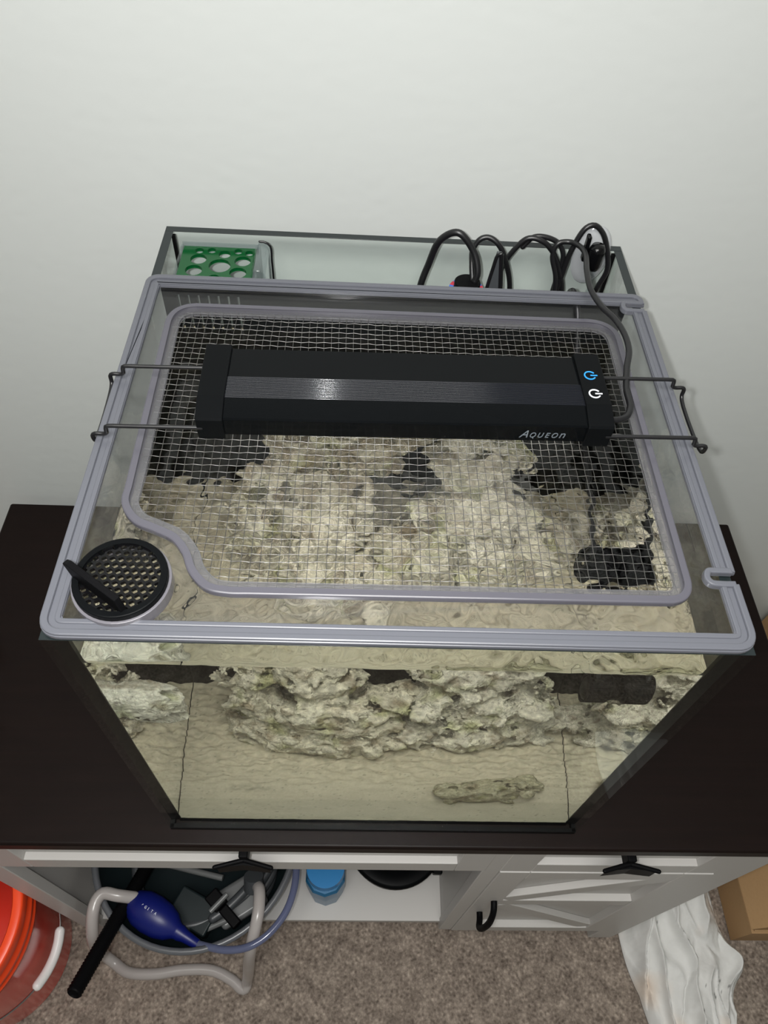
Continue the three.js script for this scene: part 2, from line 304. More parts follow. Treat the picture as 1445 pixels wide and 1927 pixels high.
{
  const x0 = -TW + GT + 0.0004, x1 = TW - GT - 0.0004, z0 = ZP - 0.0025, z1 = -GT - 0.0004, yb = 0.0095, NX = 300, NZ = 240;
  const hgt = (x, z) => {
    const wx = x + 0.006 * noise3(x * 18, 4, z * 18), wz = z + 0.006 * noise3(x * 18, 8, z * 18);
    const e = Math.min(x - x0, x1 - x, z1 - z, z - z0), men = 0.0016 * Math.exp(-e / 0.0022);
    const am = 0.25 + 1.5 * cl((z + 0.24) / 0.2) + 0.35 * cl((x + 0.02) / 0.12); return WL + am * (0.00040 * noise3(wx * 24, 0.2, wz * 28) + 0.00034 * noise3(wx * 48, 3.2, wz * 54) + 0.00009 * noise3(wx * 100, 6.2, wz * 110)) + men;
  };
  const pos = [], idx = [], P = (x, y, z) => (pos.push(x, y, z), pos.length / 3 - 1), id = [];
  for (let j = 0; j <= NZ; j++) for (let i = 0; i <= NX; i++) { const x = x0 + (x1 - x0) * i / NX, z = z0 + (z1 - z0) * j / NZ; id.push(P(x, hgt(x, z), z)); }
  const q = (j, i) => id[j * (NX + 1) + i];
  for (let j = 0; j < NZ; j++) for (let i = 0; i < NX; i++) idx.push(q(j, i), q(j + 1, i), q(j, i + 1), q(j, i + 1), q(j + 1, i), q(j + 1, i + 1));
  const g = new THREE.BufferGeometry(); g.setAttribute('position', new THREE.Float32BufferAttribute(pos, 3)); g.setIndex(idx); g.computeVertexNormals();
  const flat = [];
  const sideStrip = (list, n) => {           // list of top points along one side, outward normal n
    const p2 = [], i2 = [], n2 = [];
    list.forEach(([x, y, z], k) => { p2.push(x, y, z, x, yb, z); n2.push(...n, ...n); if (k) { const a = 2 * k - 2; i2.push(a, a + 1, a + 2, a + 2, a + 1, a + 3); } });
    const s = new THREE.BufferGeometry(); s.setAttribute('position', new THREE.Float32BufferAttribute(p2, 3)); s.setAttribute('normal', new THREE.Float32BufferAttribute(n2, 3)); s.setIndex(i2); flat.push(s);
  };
  const row = (f, n) => [...Array(n + 1).keys()].map(k => { const [x, z] = f(k / n); return [x, hgt(x, z), z]; });
  sideStrip(row(t => [x0 + (x1 - x0) * t, z1], NX), [0, 0, 1]);
  sideStrip(row(t => [x1 + (x0 - x1) * t, z0], NX), [0, 0, -1]);
  sideStrip(row(t => [x1, z1 + (z0 - z1) * t], NZ), [1, 0, 0]);
  sideStrip(row(t => [x0, z0 + (z1 - z0) * t], NZ), [-1, 0, 0]);
  const bt = new THREE.BufferGeometry(); bt.setAttribute('position', new THREE.Float32BufferAttribute([x0, yb, z0, x1, yb, z0, x1, yb, z1, x0, yb, z1], 3)); bt.setAttribute('normal', new THREE.Float32BufferAttribute([0, -1, 0, 0, -1, 0, 0, -1, 0, 0, -1, 0], 3)); bt.setIndex([0, 1, 2, 0, 2, 3]); flat.push(bt);
  single('water', merge([g, ...flat]), M.water, 'clear rippling water filling the aquarium up to below its rim', 'water', null, 'stuff');
}

// ------------------------------------------------------------------ rocks
function makeRock(lo, hi, N, blobs, holes, opt = {}) {
  const size = Math.max(hi[0] - lo[0], hi[1] - lo[1], hi[2] - lo[2]), c = [(lo[0] + hi[0]) / 2, (lo[1] + hi[1]) / 2, (lo[2] + hi[2]) / 2];
  const F = new Float32Array(N * N * N).fill(1), half = N / 2, cell = size / 2 / half;
  const pos = i => (i - half) * cell, smin = (a, b, k) => { const h = cl(0.5 + 0.5 * (b - a) / k); return b + (a - b) * h - k * h * (1 - h); };
  const splat = (p, r, k, sub, sq = [1, 1, 1]) => {
    const R = r * Math.max(...sq) + 0.03, a = [0, 1, 2].map(d => Math.max(0, Math.floor((p[d] - R - c[d]) / cell + half))), b = [0, 1, 2].map(d => Math.min(N - 1, Math.ceil((p[d] + R - c[d]) / cell + half)));
    for (let z = a[2]; z <= b[2]; z++) for (let y = a[1]; y <= b[1]; y++) for (let x = a[0]; x <= b[0]; x++) {
      const dx = (pos(x) + c[0] - p[0]) / sq[0], dy = (pos(y) + c[1] - p[1]) / sq[1], dz = (pos(z) + c[2] - p[2]) / sq[2], d = Math.sqrt(dx * dx + dy * dy + dz * dz) - r, o = x + y * N + z * N * N;
      F[o] = sub ? -smin(-F[o], d, k) : smin(F[o], d, k);
    }
  };
  for (const [x, y, z, r, sx = 1, sy = 1, sz = 1] of blobs) splat([x, y, z], r, 0.014, false, [sx, sy, sz]);
  const surf = () => { const b = blobs[Math.floor(rnd() * blobs.length)], t = rr(0, 6.283), u = rr(-0.6, 1), q = Math.sqrt(1 - u * u); return [b[0] + b[3] * (b[4] ?? 1) * q * Math.cos(t), b[1] + b[3] * (b[5] ?? 1) * u, b[2] + b[3] * (b[6] ?? 1) * q * Math.sin(t)]; };
  for (let i = 0; i < (opt.knobs ?? 120); i++) { const r = rr(0.005, 0.017); splat(surf(), r, 0.006, false, [rr(0.8, 1.4), rr(0.6, 1), rr(0.8, 1.4)]); }
  for (const [x, y, z, r, sx = 1, sy = 1, sz = 1] of holes) splat([x, y, z], r, 0.005, true, [sx, sy, sz]);
  for (let i = 0; i < (opt.pits ?? 150); i++) { const r = 0.0028 + 0.0095 * Math.pow(rnd(), 1.6); splat(surf(), r, 0.0025, true, [rr(0.8, 1.5), rr(0.7, 1.1), rr(0.8, 1.5)]); }
  for (let z = 0; z < N; z++) for (let y = 0; y < N; y++) for (let x = 0; x < N; x++) {
    const o = x + y * N + z * N * N; if (Math.abs(F[o]) > 0.03) continue;
    const X = pos(x) + c[0], Y = pos(y) + c[1], Z = pos(z) + c[2];
    F[o] += (opt.amp ?? 1) * 0.0068 * fbm(X * 38, Y * 46, Z * 38, 3) + 0.0030 * Math.abs(noise3(X * 120, Y * 120, Z * 120)) ;
    if (x < 1 || y < 1 || z < 1 || x > N - 3 || y > N - 3 || z > N - 3) F[o] = Math.max(F[o], 0.001);
  }
  const mc = new MarchingCubes(N, new THREE.MeshBasicMaterial(), false, false, 900000);
  for (let i = 0; i < F.length; i++) mc.field[i] = -F[i];
  mc.isolation = 0; mc.update();
  const n = mc.count ?? mc.geometry.drawRange.count, P = new Float32Array(n * 3), Nn = new Float32Array(n * 3), C = new Float32Array(n * 3), U = new Float32Array(n * 2);
  for (let i = 0; i < n; i++) {
    for (let d = 0; d < 3; d++) { P[3 * i + d] = mc.positionArray[3 * i + d] * size / 2 + c[d]; Nn[3 * i + d] = mc.normalArray[3 * i + d]; }
    const l = Math.hypot(Nn[3 * i], Nn[3 * i + 1], Nn[3 * i + 2]) || 1; Nn[3 * i] /= l; Nn[3 * i + 1] /= l; Nn[3 * i + 2] /= l;
  }
  const [cr, cg, cb] = opt.color ?? [0.82, 0.755, 0.60];
  for (let t = 0; t < n; t += 3) {
    const ax = [0, 1, 2].map(d => Math.abs(Nn[3 * t + d] + Nn[3 * t + 3 + d] + Nn[3 * t + 6 + d])), m = ax.indexOf(Math.max(...ax));
    for (let k = t; k < t + 3; k++) {
      const x = P[3 * k], y = P[3 * k + 1], z = P[3 * k + 2];
      U[2 * k] = m === 0 ? z : x; U[2 * k + 1] = m === 1 ? z : y;
      const a = fbm(x * 26, y * 26, z * 26, 3), b = fbm(x * 70 + 9, y * 70, z * 70, 2), s = noise3(x * 240, y * 240, z * 240);
      const rg = 1 - Math.abs(noise3(x * 95, y * 95, z * 95)), rg2 = 1 - Math.abs(noise3(x * 48 + 5, y * 48, z * 48)); let f = 0.62 + 0.26 * rg * rg + 0.22 * rg2 * rg2 + 0.12 * b + 0.08 * s; const brown = cl((a - 0.12) * 2.2 + (opt.brownTop ?? 0) * cl((y - 0.17) * 14)), olive = cl((fbm(x * 16 + 4, y * 16, z * 16 + 8, 2) - 0.25) * 2.2), cream = cl((b - 0.1) * 1.6);
      let R = cr * f, G = cg * f, B = cb * f;
      R *= 1 - 0.42 * brown; G *= 1 - 0.47 * brown; B *= 1 - 0.52 * brown; R *= 1 - 0.26 * olive; G *= 1 - 0.22 * olive; B *= 1 - 0.42 * olive;
      R += 0.09 * cream; G += 0.09 * cream; B += 0.09 * cream;
      C[3 * k] = R; C[3 * k + 1] = G; C[3 * k + 2] = B;
    }
  }
  const g = new THREE.BufferGeometry();
  g.setAttribute('position', new THREE.BufferAttribute(P, 3)); g.setAttribute('normal', new THREE.BufferAttribute(Nn, 3)); g.setAttribute('uv', new THREE.BufferAttribute(U, 2)); g.setAttribute('color', new THREE.BufferAttribute(C, 3));
  return g;
}
single('reef_rock', makeRock([-0.19, 0.02, -0.358], [0.062, 0.32, -0.13], 150, [
  [-0.125, 0.055, -0.252, 0.034, 1.2, 1, 1.1], [-0.09, 0.06, -0.235, 0.040, 1.2, 0.9, 1.1], [-0.045, 0.06, -0.225, 0.042, 1.1, 0.9, 1.1], [-0.008, 0.055, -0.228, 0.032, 1, 0.9, 1], [-0.06, 0.06, -0.30, 0.045, 1.6, 1, 1],
  [-0.132, 0.115, -0.258, 0.032, 0.9, 1.1, 1], [-0.138, 0.150, -0.262, 0.021, 1, 1, 1], [-0.072, 0.115, -0.222, 0.036, 1.1, 1, 0.9], [-0.03, 0.105, -0.218, 0.032, 1.1, 1, 0.9],
  [-0.085, 0.18, -0.262, 0.034, 1.1, 0.8, 1], [-0.06, 0.16, -0.235, 0.03, 1, 1, 0.8], [-0.055, 0.19, -0.262, 0.03, 1, 1, 0.9],
  [-0.075, 0.235, -0.315, 0.036, 1, 1.1, 0.8], [-0.04, 0.24, -0.31, 0.036, 1, 1.1, 0.8], [-0.075, 0.28, -0.322, 0.034, 1, 0.7, 0.9], [-0.03, 0.283, -0.322, 0.032, 1.1, 0.6, 0.9], [0.01, 0.285, -0.328, 0.024, 1.3, 0.6, 0.8], [0.045, 0.285, -0.33, 0.018, 1.2, 0.6, 0.8], [0.018, 0.238, -0.333, 0.025, 1.4, 1.3, 0.7], [0.046, 0.245, -0.335, 0.020, 1, 1.2, 0.7], [-0.05, 0.20, -0.32, 0.035, 1.5, 1, 0.7], [-0.103, 0.24, -0.318, 0.026, 1, 1.2, 0.9], [-0.103, 0.282, -0.322, 0.025, 1, 0.8, 0.9], [-0.113, 0.192, -0.285, 0.028, 1, 1, 1],
  [0.004, 0.100, -0.225, 0.026, 1, 0.9, 0.9], [0.012, 0.128, -0.242, 0.020, 1.2, 0.7, 0.9],
], [[-0.096, 0.137, -0.246, 0.0165, 1.5, 1.0, 2.2], [-0.03, 0.082, -0.19, 0.013, 2, 0.6, 1], [-0.055, 0.215, -0.270, 0.015, 3, 0.7, 1.2], [0.01, 0.19, -0.262, 0.028, 1, 1.5, 1], [0.036, 0.160, -0.315, 0.016, 1, 1.4, 1.6], [-0.012, 0.165, -0.225, 0.016, 1, 1, 1], [-0.115, 0.085, -0.205, 0.010, 1.3, 0.8, 1], [-0.07, 0.115, -0.182, 0.007, 1.3, 0.8, 1]], { knobs: 190, pits: 330, brownTop: 0.75 }),
  M.rock, 'pale porous reef rock on the left with an arched hole and a tall top', 'rock');
single('reef_rock', makeRock([-0.01, 0.02, -0.358], [0.215, 0.32, -0.14], 140, [
  [0.05, 0.06, -0.25, 0.036, 1.1, 0.9, 1.1], [0.10, 0.06, -0.252, 0.044, 1.2, 0.9, 1.1], [0.15, 0.06, -0.27, 0.042, 1.1, 0.9, 1.1], [0.185, 0.05, -0.295, 0.022, 1, 1, 1.2], [0.10, 0.07, -0.31, 0.042, 1.6, 1, 1],
  [0.06, 0.11, -0.248, 0.032, 1, 1, 0.9], [0.105, 0.115, -0.245, 0.036, 1.1, 1, 0.9], [0.145, 0.11, -0.265, 0.034, 1, 1, 1],
  [0.078, 0.160, -0.262, 0.032, 1.1, 0.9, 0.9], [0.12, 0.165, -0.265, 0.034, 1, 0.9, 1], [0.145, 0.15, -0.270, 0.024, 1, 0.9, 1],
  [0.092, 0.215, -0.305, 0.032, 1.1, 0.9, 0.9], [0.12, 0.22, -0.31, 0.028, 1, 0.8, 0.9], [0.085, 0.26, -0.325, 0.030, 1.1, 0.8, 0.9], [0.066, 0.285, -0.33, 0.020, 1.2, 0.7, 0.9],
  [0.046, 0.183, -0.25, 0.0125, 2.0, 0.6, 1.1],
], [[0.036, 0.160, -0.315, 0.016, 1, 1.4, 1.6], [0.112, 0.14, -0.213, 0.013, 1.6, 0.7, 1], [0.145, 0.19, -0.24, 0.010, 1.4, 0.8, 1], [0.02, 0.15, -0.25, 0.012, 0.8, 2, 2], [0.08, 0.09, -0.205, 0.009, 1.4, 0.7, 1], [0.06, 0.205, -0.26, 0.012, 2.2, 0.7, 1.5]], { knobs: 170, pits: 300, brownTop: 0.2, color: [0.86, 0.80, 0.66] }),
  M.rock, 'pale knobbly reef rock on the right beside the circulation pump', 'rock');
single('reef_rock', makeRock([0.056, -0.005, -0.16], [0.204, 0.085, -0.03], 84, [[0.104, 0.037, -0.088, 0.0235, 1.3, 0.85, 1], [0.132, 0.041, -0.097, 0.0280, 1.4, 0.80, 1], [0.158, 0.043, -0.108, 0.0225, 1.2, 0.8, 1]], [[0.158, 0.05, -0.098, 0.006, 1.4, 1, 1]], { knobs: 16, pits: 34, amp: 0.35, color: [0.60, 0.55, 0.37] }),
  M.rock, 'small flat tan rock lying on the sand near the front glass', 'rock');
single('reef_rock', makeRock([-0.232, 0.235, -0.11], [-0.146, 0.345, -0.015], 72, [[-0.207, 0.300, -0.060, 0.021, 1, 1, 1], [-0.186, 0.300, -0.060, 0.018, 1, 1, 1], [-0.204, 0.278, -0.058, 0.019, 1, 1, 1], [-0.188, 0.274, -0.058, 0.015, 1, 1, 1], [-0.196, 0.288, -0.066, 0.025, 1, 1, 1], [-0.177, 0.309, -0.058, 0.009], [-0.178, 0.268, -0.056, 0.009]], [[-0.195, 0.3355, -0.06, 0.017, 3, 1, 2]], { knobs: 0, pits: 7, amp: 0.3, color: [0.82, 0.77, 0.63] }),
  M.rock, 'small pale rock block fixed to the left glass near the front, below the round cap', 'rock');

// circulation pump on the right glass
{
  const cx = 0.2015, cy = 0.232, cz = -0.172;
  const t = thing('circulation_pump', 'black round circulation pump with slotted cage on the right inner glass', 'pump', [cx, cy, cz]);
  const prof = [[0.0001, -0.0165], [0.012, -0.0165], [0.017, -0.014], [0.0195, -0.008], [0.0195, 0.006], [0.0165, 0.0105], [0.0165, 0.0145], [0.0001, 0.0145]].map(p => new THREE.Vector2(...p));
  const core = new THREE.LatheGeometry(prof, 40); core.rotateZ(-Math.PI / 2); part(t, 'housing', core, M.blackMatte);
  const ribs = []; for (let k = 0; k < 22; k++) { const a = k / 22 * Math.PI * 2; const r = rbox(-0.0145, 0.0055, -0.0012, 0.0012, 0.0185, 0.0212, 0.0006, 1); r.rotateX(a); ribs.push(r); }
  for (const x of [-0.0145, 0.0055]) { const r = new THREE.TorusGeometry(0.0198, 0.0014, 8, 40); r.rotateY(Math.PI / 2); ribs.push(at(r, x, 0, 0)); }
  part(t, 'cage', merge(ribs), M.blackMatte);
  part(t, 'power_cord', tube([[-0.008, 0.018, 0.002], [-0.010, 0.035, -0.012], [-0.012, 0.062, -0.045], [-0.018, 0.10, -0.085], [-0.028, 0.17, -0.145], [-0.034, 0.215, -0.176], [-0.036, 0.2225, -0.192], [-0.036, 0.218, -0.205], [-0.037, 0.17, -0.222]], 0.0030, 70, 8), M.cable);
}

// ------------------------------------------------------------------ the lid
const LY = 0.4558;                           // underside of the lid's frame
const sCurve = curve([[-0.1905, 0, -0.118], [-0.1900, 0, -0.1045], [-0.1813, 0, -0.0917], [-0.1663, 0, -0.0846], [-0.1526, 0, -0.0775], [-0.1424, 0, -0.0649], [-0.1361, 0, -0.0512], [-0.1256, 0, -0.0405], [-0.1131, 0, -0.0378], [-0.1000, 0, -0.0378]]).getPoints(60).map(p => [p.x, p.z]).reverse();
const gasketLine = resample(roundedPath([[-0.1945, -0.3185, 0.022], [0.190, -0.3185, 0.022], [0.1885, -0.0390, 0.014], ...sCurve], 10), 0.006, true);
const discC = [-0.1805, -0.0385], discR = 0.0305;
const circle = (r, n = 48, c = [0, 0]) => [...Array(n).keys()].map(k => [c[0] + r * Math.cos(k / n * 2 * Math.PI), c[1] + r * Math.sin(k / n * 2 * Math.PI)]);
{
  const T = thing('aquarium_cover', 'clear polycarbonate aquarium lid with frosted frame and a large wire mesh window', 'lid', [0, LY, 0]);
  const ox = 0.2262, zb = -0.3615, zf = 0.0005, c = 0.0066;        // outer edge; centreline sits c inside
  const cx = ox - c, cb = zb + c, cf = zf - c;
  const n1a = -0.0490, n1b = -0.0585, n2a = -0.3375, n2b = -0.3475;   // the two notches in the right side
  const main = resample([[cx, n1a], ...roundedPath([[cx, n1a], [cx, cf, 0.009], [-cx, cf, 0.009], [-cx, cb, 0.006], [cx, cb, 0.006], [cx, n2b]], 8).slice(1, -1), [cx, n2b]], 0.012, false);
  const side = resample([[cx, n2a], [cx, n1b]], 0.012, false);
  for (const line of [main, side]) {
    part(T, 'frame', band(line, 0.0066, 0, 0.0036, 0.0008, false), M.lidFrame);
    part(T, 'bead', band(offset(line, line === main ? -0.0036 : -0.0036, false), 0.0024, 0.0030, 0.0058, 0.0010, false), M.lidFrame);
    part(T, 'bead', band(offset(line, 0.0044, false), 0.0018, 0.0030, 0.0048, 0.0008, false), M.lidFrame);
  }
  for (const pts of [[[cx + 0.004, n1a], [cx - 0.006, n1a], [cx - 0.0125, n1a - 0.001], [cx - 0.0145, n1a - 0.0045], [cx - 0.0125, n1b - 0.0005], [cx - 0.006, n1b - 0.001], [cx + 0.004, n1b - 0.001]],
    [[cx + 0.004, n2a], [cx - 0.006, n2a], [cx - 0.0125, n2a - 0.001], [cx - 0.0145, n2a - 0.0045], [cx - 0.0125, n2b - 0.0005], [cx - 0.006, n2b - 0.001], [cx + 0.004, n2b - 0.001]]])
    part(T, 'notch_rim', band(resample(curve(pts.map(p => V(p[0], 0, p[1]))).getPoints(40).map(p => [p.x, p.z]), 0.004, false), 0.0022, 0.0005, 0.0060, 0.001, false), M.lidFrame);
  const inner = roundedPath([[-cx + 0.006, cb - 0.006 + 0.012, 0.004], [cx - 0.006, cb + 0.006, 0.004], [cx - 0.006, cf - 0.006, 0.006], [-cx + 0.006, cf - 0.006, 0.006]], 6);
  part(T, 'panel', slab(inner, [gasketLine, circle(discR, 48, discC)], -0.0022, 0.0006), M.lidClear, 'clear lid panel');
  part(T, 'gasket', band(gasketLine, 0.0052, -0.0014, 0.0014, 0.0006, true), M.gasket, 'frosted gasket round the mesh window');
  const outG = (() => { const a = offset(gasketLine, 0.0034), b = offset(gasketLine, -0.0034); return a[0][0] < b[0][0] ? a : b; })();
  part(T, 'gasket_bead', band(outG, 0.0021, -0.001, 0.0046, 0.0012, true), M.bead);
  // woven mesh, one wire at a time
  const pitch = 0.00635, inPoly = (x, z) => { let r = false; for (let i = 0, j = gasketLine.length - 1; i < gasketLine.length; j = i++) { const [xi, zi] = gasketLine[i], [xj, zj] = gasketLine[j]; if ((zi > z) !== (zj > z) && x < (xj - xi) * (z - zi) / (zj - zi) + xi) r = !r; } return r; };
  const spans = (f) => { let a = null, b = null; for (let t = -0.36; t <= 0.26; t += 0.0005) if (inPoly(...f(t))) { a ??= t; b = t; } return a === null ? null : [a, b]; };
  const wob = (x, z) => 0.0011 * fbm(x * 9, 4.4, z * 9, 2);
  const wire = (isX, w, k) => {
    const sp = spans(t => isX ? [t, w] : [w, t]); if (!sp || sp[1] - sp[0] < 0.01) return;
    const pts = [], step = pitch / 2; for (let t = Math.ceil(sp[0] / step) * step; t <= sp[1]; t += step) { const i = Math.round(t / step), y = (i % 2 ? 0 : 0.00042) * ((((i / 2) | 0) + k) % 2 ? 1 : -1) * (isX ? 1 : -1); const x = isX ? t : w, z = isX ? w : t; pts.push(V(x + (isX ? 0 : wob(x, z)), y, z + (isX ? wob(x + 3, z) : 0))); }
    const path = new THREE.CurvePath(); path.getPoint = t => { const f = t * (pts.length - 1), i = Math.min(pts.length - 2, Math.floor(f)); return pts[i].clone().lerp(pts[i + 1], f - i); }; path.getPointAt = path.getPoint; path.getTangentAt = path.getTangent = t => { const f = t * (pts.length - 1), i = Math.max(1, Math.min(pts.length - 2, Math.round(f))); return pts[i + 1].clone().sub(pts[i - 1]).normalize(); };
    part(T, 'mesh_wire', new THREE.TubeGeometry(path, pts.length - 1, 0.00025, 5, false), M.wire);
  };
  let k = 0; for (let x = -0.191; x < 0.19; x += pitch) wire(false, x, k++);
  k = 0; for (let z = -0.3145; z < -0.036; z += pitch) wire(true, z, k++);
}
// round grated cap with a fin, in the lid's front left corner
{
  const T = thing('feeding_cap', 'round black grated cap with a raised fin handle in the corner of the lid', 'cap', [discC[0], LY, discC[1]]);
  part(T, 'collar', band(circle(discR - 0.0006), 0.0014, -0.003, 0.0075, 0.0005, true), M.collar, 'clear ribbed plastic collar');
  part(T, 'rim', band(circle(0.0278), 0.0018, 0.006, 0.0125, 0.0008, true), M.black);
  const holes = [], p = 0.0053;
  for (let j = -6; j <= 6; j++) for (let i = -6; i <= 6; i++) { const x = (i + (j % 2 ? 0.5 : 0)) * p, z = j * p * 0.866; if (Math.hypot(x, z) < 0.0243) holes.push([...Array(6).keys()].map(q => [x + 0.0021 * Math.cos(q * Math.PI / 3 + 0.5), z + 0.0021 * Math.sin(q * Math.PI / 3 + 0.5)])); }
  part(T, 'grate', slab(circle(0.0272), holes, 0.0075, 0.0105), M.blackGloss);
  const a = V(-0.0285, 0, -0.001), b = V(0.0078, 0, 0.0245), L = a.distanceTo(b), s = new THREE.Shape();
  s.moveTo(0.0005, 0.010); s.lineTo(L - 0.0005, 0.010); s.lineTo(L - 0.003, 0.0235); s.lineTo(0.0, 0.0245); s.lineTo(-0.0035, 0.0225); s.closePath();
  const g = new THREE.ExtrudeGeometry(s, { depth: 0.0030, bevelEnabled: true, bevelSize: 0.0007, bevelThickness: 0.0007, bevelSegments: 2 }); at(g, 0, 0, -0.0015);
  g.rotateY(-Math.atan2(b.z - a.z, b.x - a.x)); at(g, a.x, 0, a.z); part(T, 'fin', g, M.blackMatte);
}
// ------------------------------------------------------------------ the lamp on top of the lid
const font = await new FontLoader().loadAsync('fonts/droid/droid_sans_regular.typeface.json');
{
  const T = thing('aquarium_lamp', 'long black ribbed LED lamp bridging the lid on bent wire legs', 'lamp', [0.0027, 0.4665, -0.2030], 0.0175);
  const s = new THREE.Shape(), hw = 0.0365;
  s.moveTo(-hw, 0); s.lineTo(-hw, 0.0185); s.lineTo(-hw + 0.0015, 0.0198); s.lineTo(-0.0040, 0.0203);
  const n = 15, w = 0.0225;
  s.lineTo(0.0188, 0.0204); s.lineTo(hw - 0.001, 0.0163); s.lineTo(hw, 0.0150); s.lineTo(hw, 0.0); s.closePath();
  const g = new THREE.ExtrudeGeometry(s, { depth: 0.272, bevelEnabled: false }); at(g, 0, 0, -0.136); g.rotateY(-Math.PI / 2);   // shape x becomes z
  part(T, 'housing', g, M.alu);
  const rb = []; for (let i = 0; i < n; i++) { const q = new THREE.CylinderGeometry(w / n * 0.46, w / n * 0.46, 0.271, 10, 1, false); q.rotateZ(Math.PI / 2); q.scale(1, 0.9, 1); rb.push(at(q, 0, 0.0202, -0.0036 + w * (i + 0.5) / n)); }
  part(T, 'heat_sink_rib', merge(rb), M.aluRib, 'fine glossy ribs along the top');
  part(T, 'lens', box(-0.13, 0.13, -0.0012, 0, -0.033, 0.033), M.lens, 'glowing lens under the lamp');
  const led = new THREE.RectAreaLight(0xfffff2, 1.8, 0.266, 0.066); led.position.set(0, -0.0022, 0); led.rotation.x = -Math.PI / 2; T.add(led);
  for (const d of [-1, 1]) {
    const e = new THREE.Shape(), h2 = hw + 0.0016; e.moveTo(-h2, -0.002); e.lineTo(-h2, 0.0195); e.lineTo(-h2 + 0.002, 0.0222); e.lineTo(0.0195, 0.0222); e.lineTo(h2 - 0.001, 0.0175); e.lineTo(h2, 0.0160); e.lineTo(h2, -0.002); e.closePath();
    const c = new THREE.ExtrudeGeometry(e, { depth: 0.018, bevelEnabled: true, bevelSize: 0.0006, bevelThickness: 0.0008, bevelSegments: 2 }); at(c, 0, 0, -0.009); c.rotateY(-Math.PI / 2);
    const cap = part(T, 'end_cap', at(c, d * 0.1438, 0, 0), M.black);
    // bent wire leg: out of the cap, a step down, along the rim and back
    const zA = -0.026, zB = 0.0435 - 0.006, y = 0.0075, R = 0.0016, q = [];
    const P = (x, yy, z) => q.push([d * x, yy, z]);
    P(0.150, y, zA); P(0.205, y, zA); P(0.2155, y, zA); P(0.2185, y - 0.0005, zA); P(0.2195, y - 0.004, zA); P(0.2200, y - 0.0075, zA); P(0.2225, y - 0.0085, zA); P(0.2285, y - 0.0085, zA); P(0.2305, y - 0.010, zA); P(0.2308, y - 0.0165, zA + 0.001); P(0.2308, y - 0.019, zA + 0.006);
    P(0.2308, y - 0.019, zB - 0.006); P(0.2308, y - 0.0165, zB - 0.001); P(0.2305, y - 0.010, zB); P(0.2285, y - 0.0085, zB); P(0.2225, y - 0.0085, zB); P(0.2200, y - 0.0075, zB); P(0.2195, y - 0.004, zB); P(0.2185, y - 0.0005, zB); P(0.2155, y, zB); P(0.205, y, zB); P(0.150, y, zB);
    part(T, 'wire_leg', tube(q, R, 160, 10), M.cable);
    if (d > 0) for (const [z, m, lab] of [[-0.0115, M.printBlue, 'blue power symbol'], [0.0085, M.printWhite, 'white power symbol']]) {
      const ico = [], arc = [...Array(25).keys()].map(i => { const a = 0.62 + i / 24 * (2 * Math.PI - 1.15); return [0.0042 * Math.cos(a), -0.0042 * Math.sin(a)]; });
      ico.push(band(arc, 0.00052, 0.0228, 0.0232, 0, false), box(0.0003, 0.0058, 0.0228, 0.0232, -0.0006, 0.0004));
      const i = merge(ico); at(i, 0.1425, 0, z); part(cap, 'power_symbol', i, m, lab);
    }
  }
  const letters = [], put = (str, size, x, y, sk) => { const t = new TextGeometry(str, { font, size, depth: 0.0003, curveSegments: 5 }); t.applyMatrix4(new THREE.Matrix4().makeShear(0, 0, sk, 0, 0, 0)); t.computeBoundingBox(); const wdt = t.boundingBox.max.x; letters.push(at(t, x, y, hw + 0.0001)); return x + wdt + size * 0.12; };
  let x = 0.0845; x = put('A', 0.0074, x, 0.0036, 0.35); for (const ch of ['Q', 'U', 'E', 'O']) x = put(ch, 0.0050, x, 0.0038, 0.2); put('n', 0.0062, x, 0.0038, 0.2);
  part(T, 'lettering', merge(letters), M.printGray, 'small grey maker lettering on the front face');
  const L = (px, py, pz) => { const v = V(px - 0.0027, py - 0.4665, pz + 0.2030); return v.applyAxisAngle(V(0, 1, 0), -0.0175); };
  part(T, 'power_cord', tube([L(0.158, 0.472, -0.187), L(0.168, 0.471, -0.189), L(0.1755, 0.470, -0.194), L(0.1800, 0.470, -0.204), L(0.1805, 0.471, -0.222), L(0.1845, 0.474, -0.245), L(0.190, 0.475, -0.265), L(0.1905, 0.475, -0.285), L(0.186, 0.475, -0.305), L(0.1775, 0.475, -0.322), L(0.1715, 0.4755, -0.345), L(0.1720, 0.4765, -0.370), L(0.1775, 0.472, -0.405), L(0.1755, 0.468, -0.424), L(0.1680, 0.4665, -0.432), L(0.157, 0.464, -0.432), L(0.1545, 0.452, -0.430), L(0.162, 0.43, -0.425), L(0.166, 0.38, -0.42)], 0.0026, 150, 10), M.cable);
}
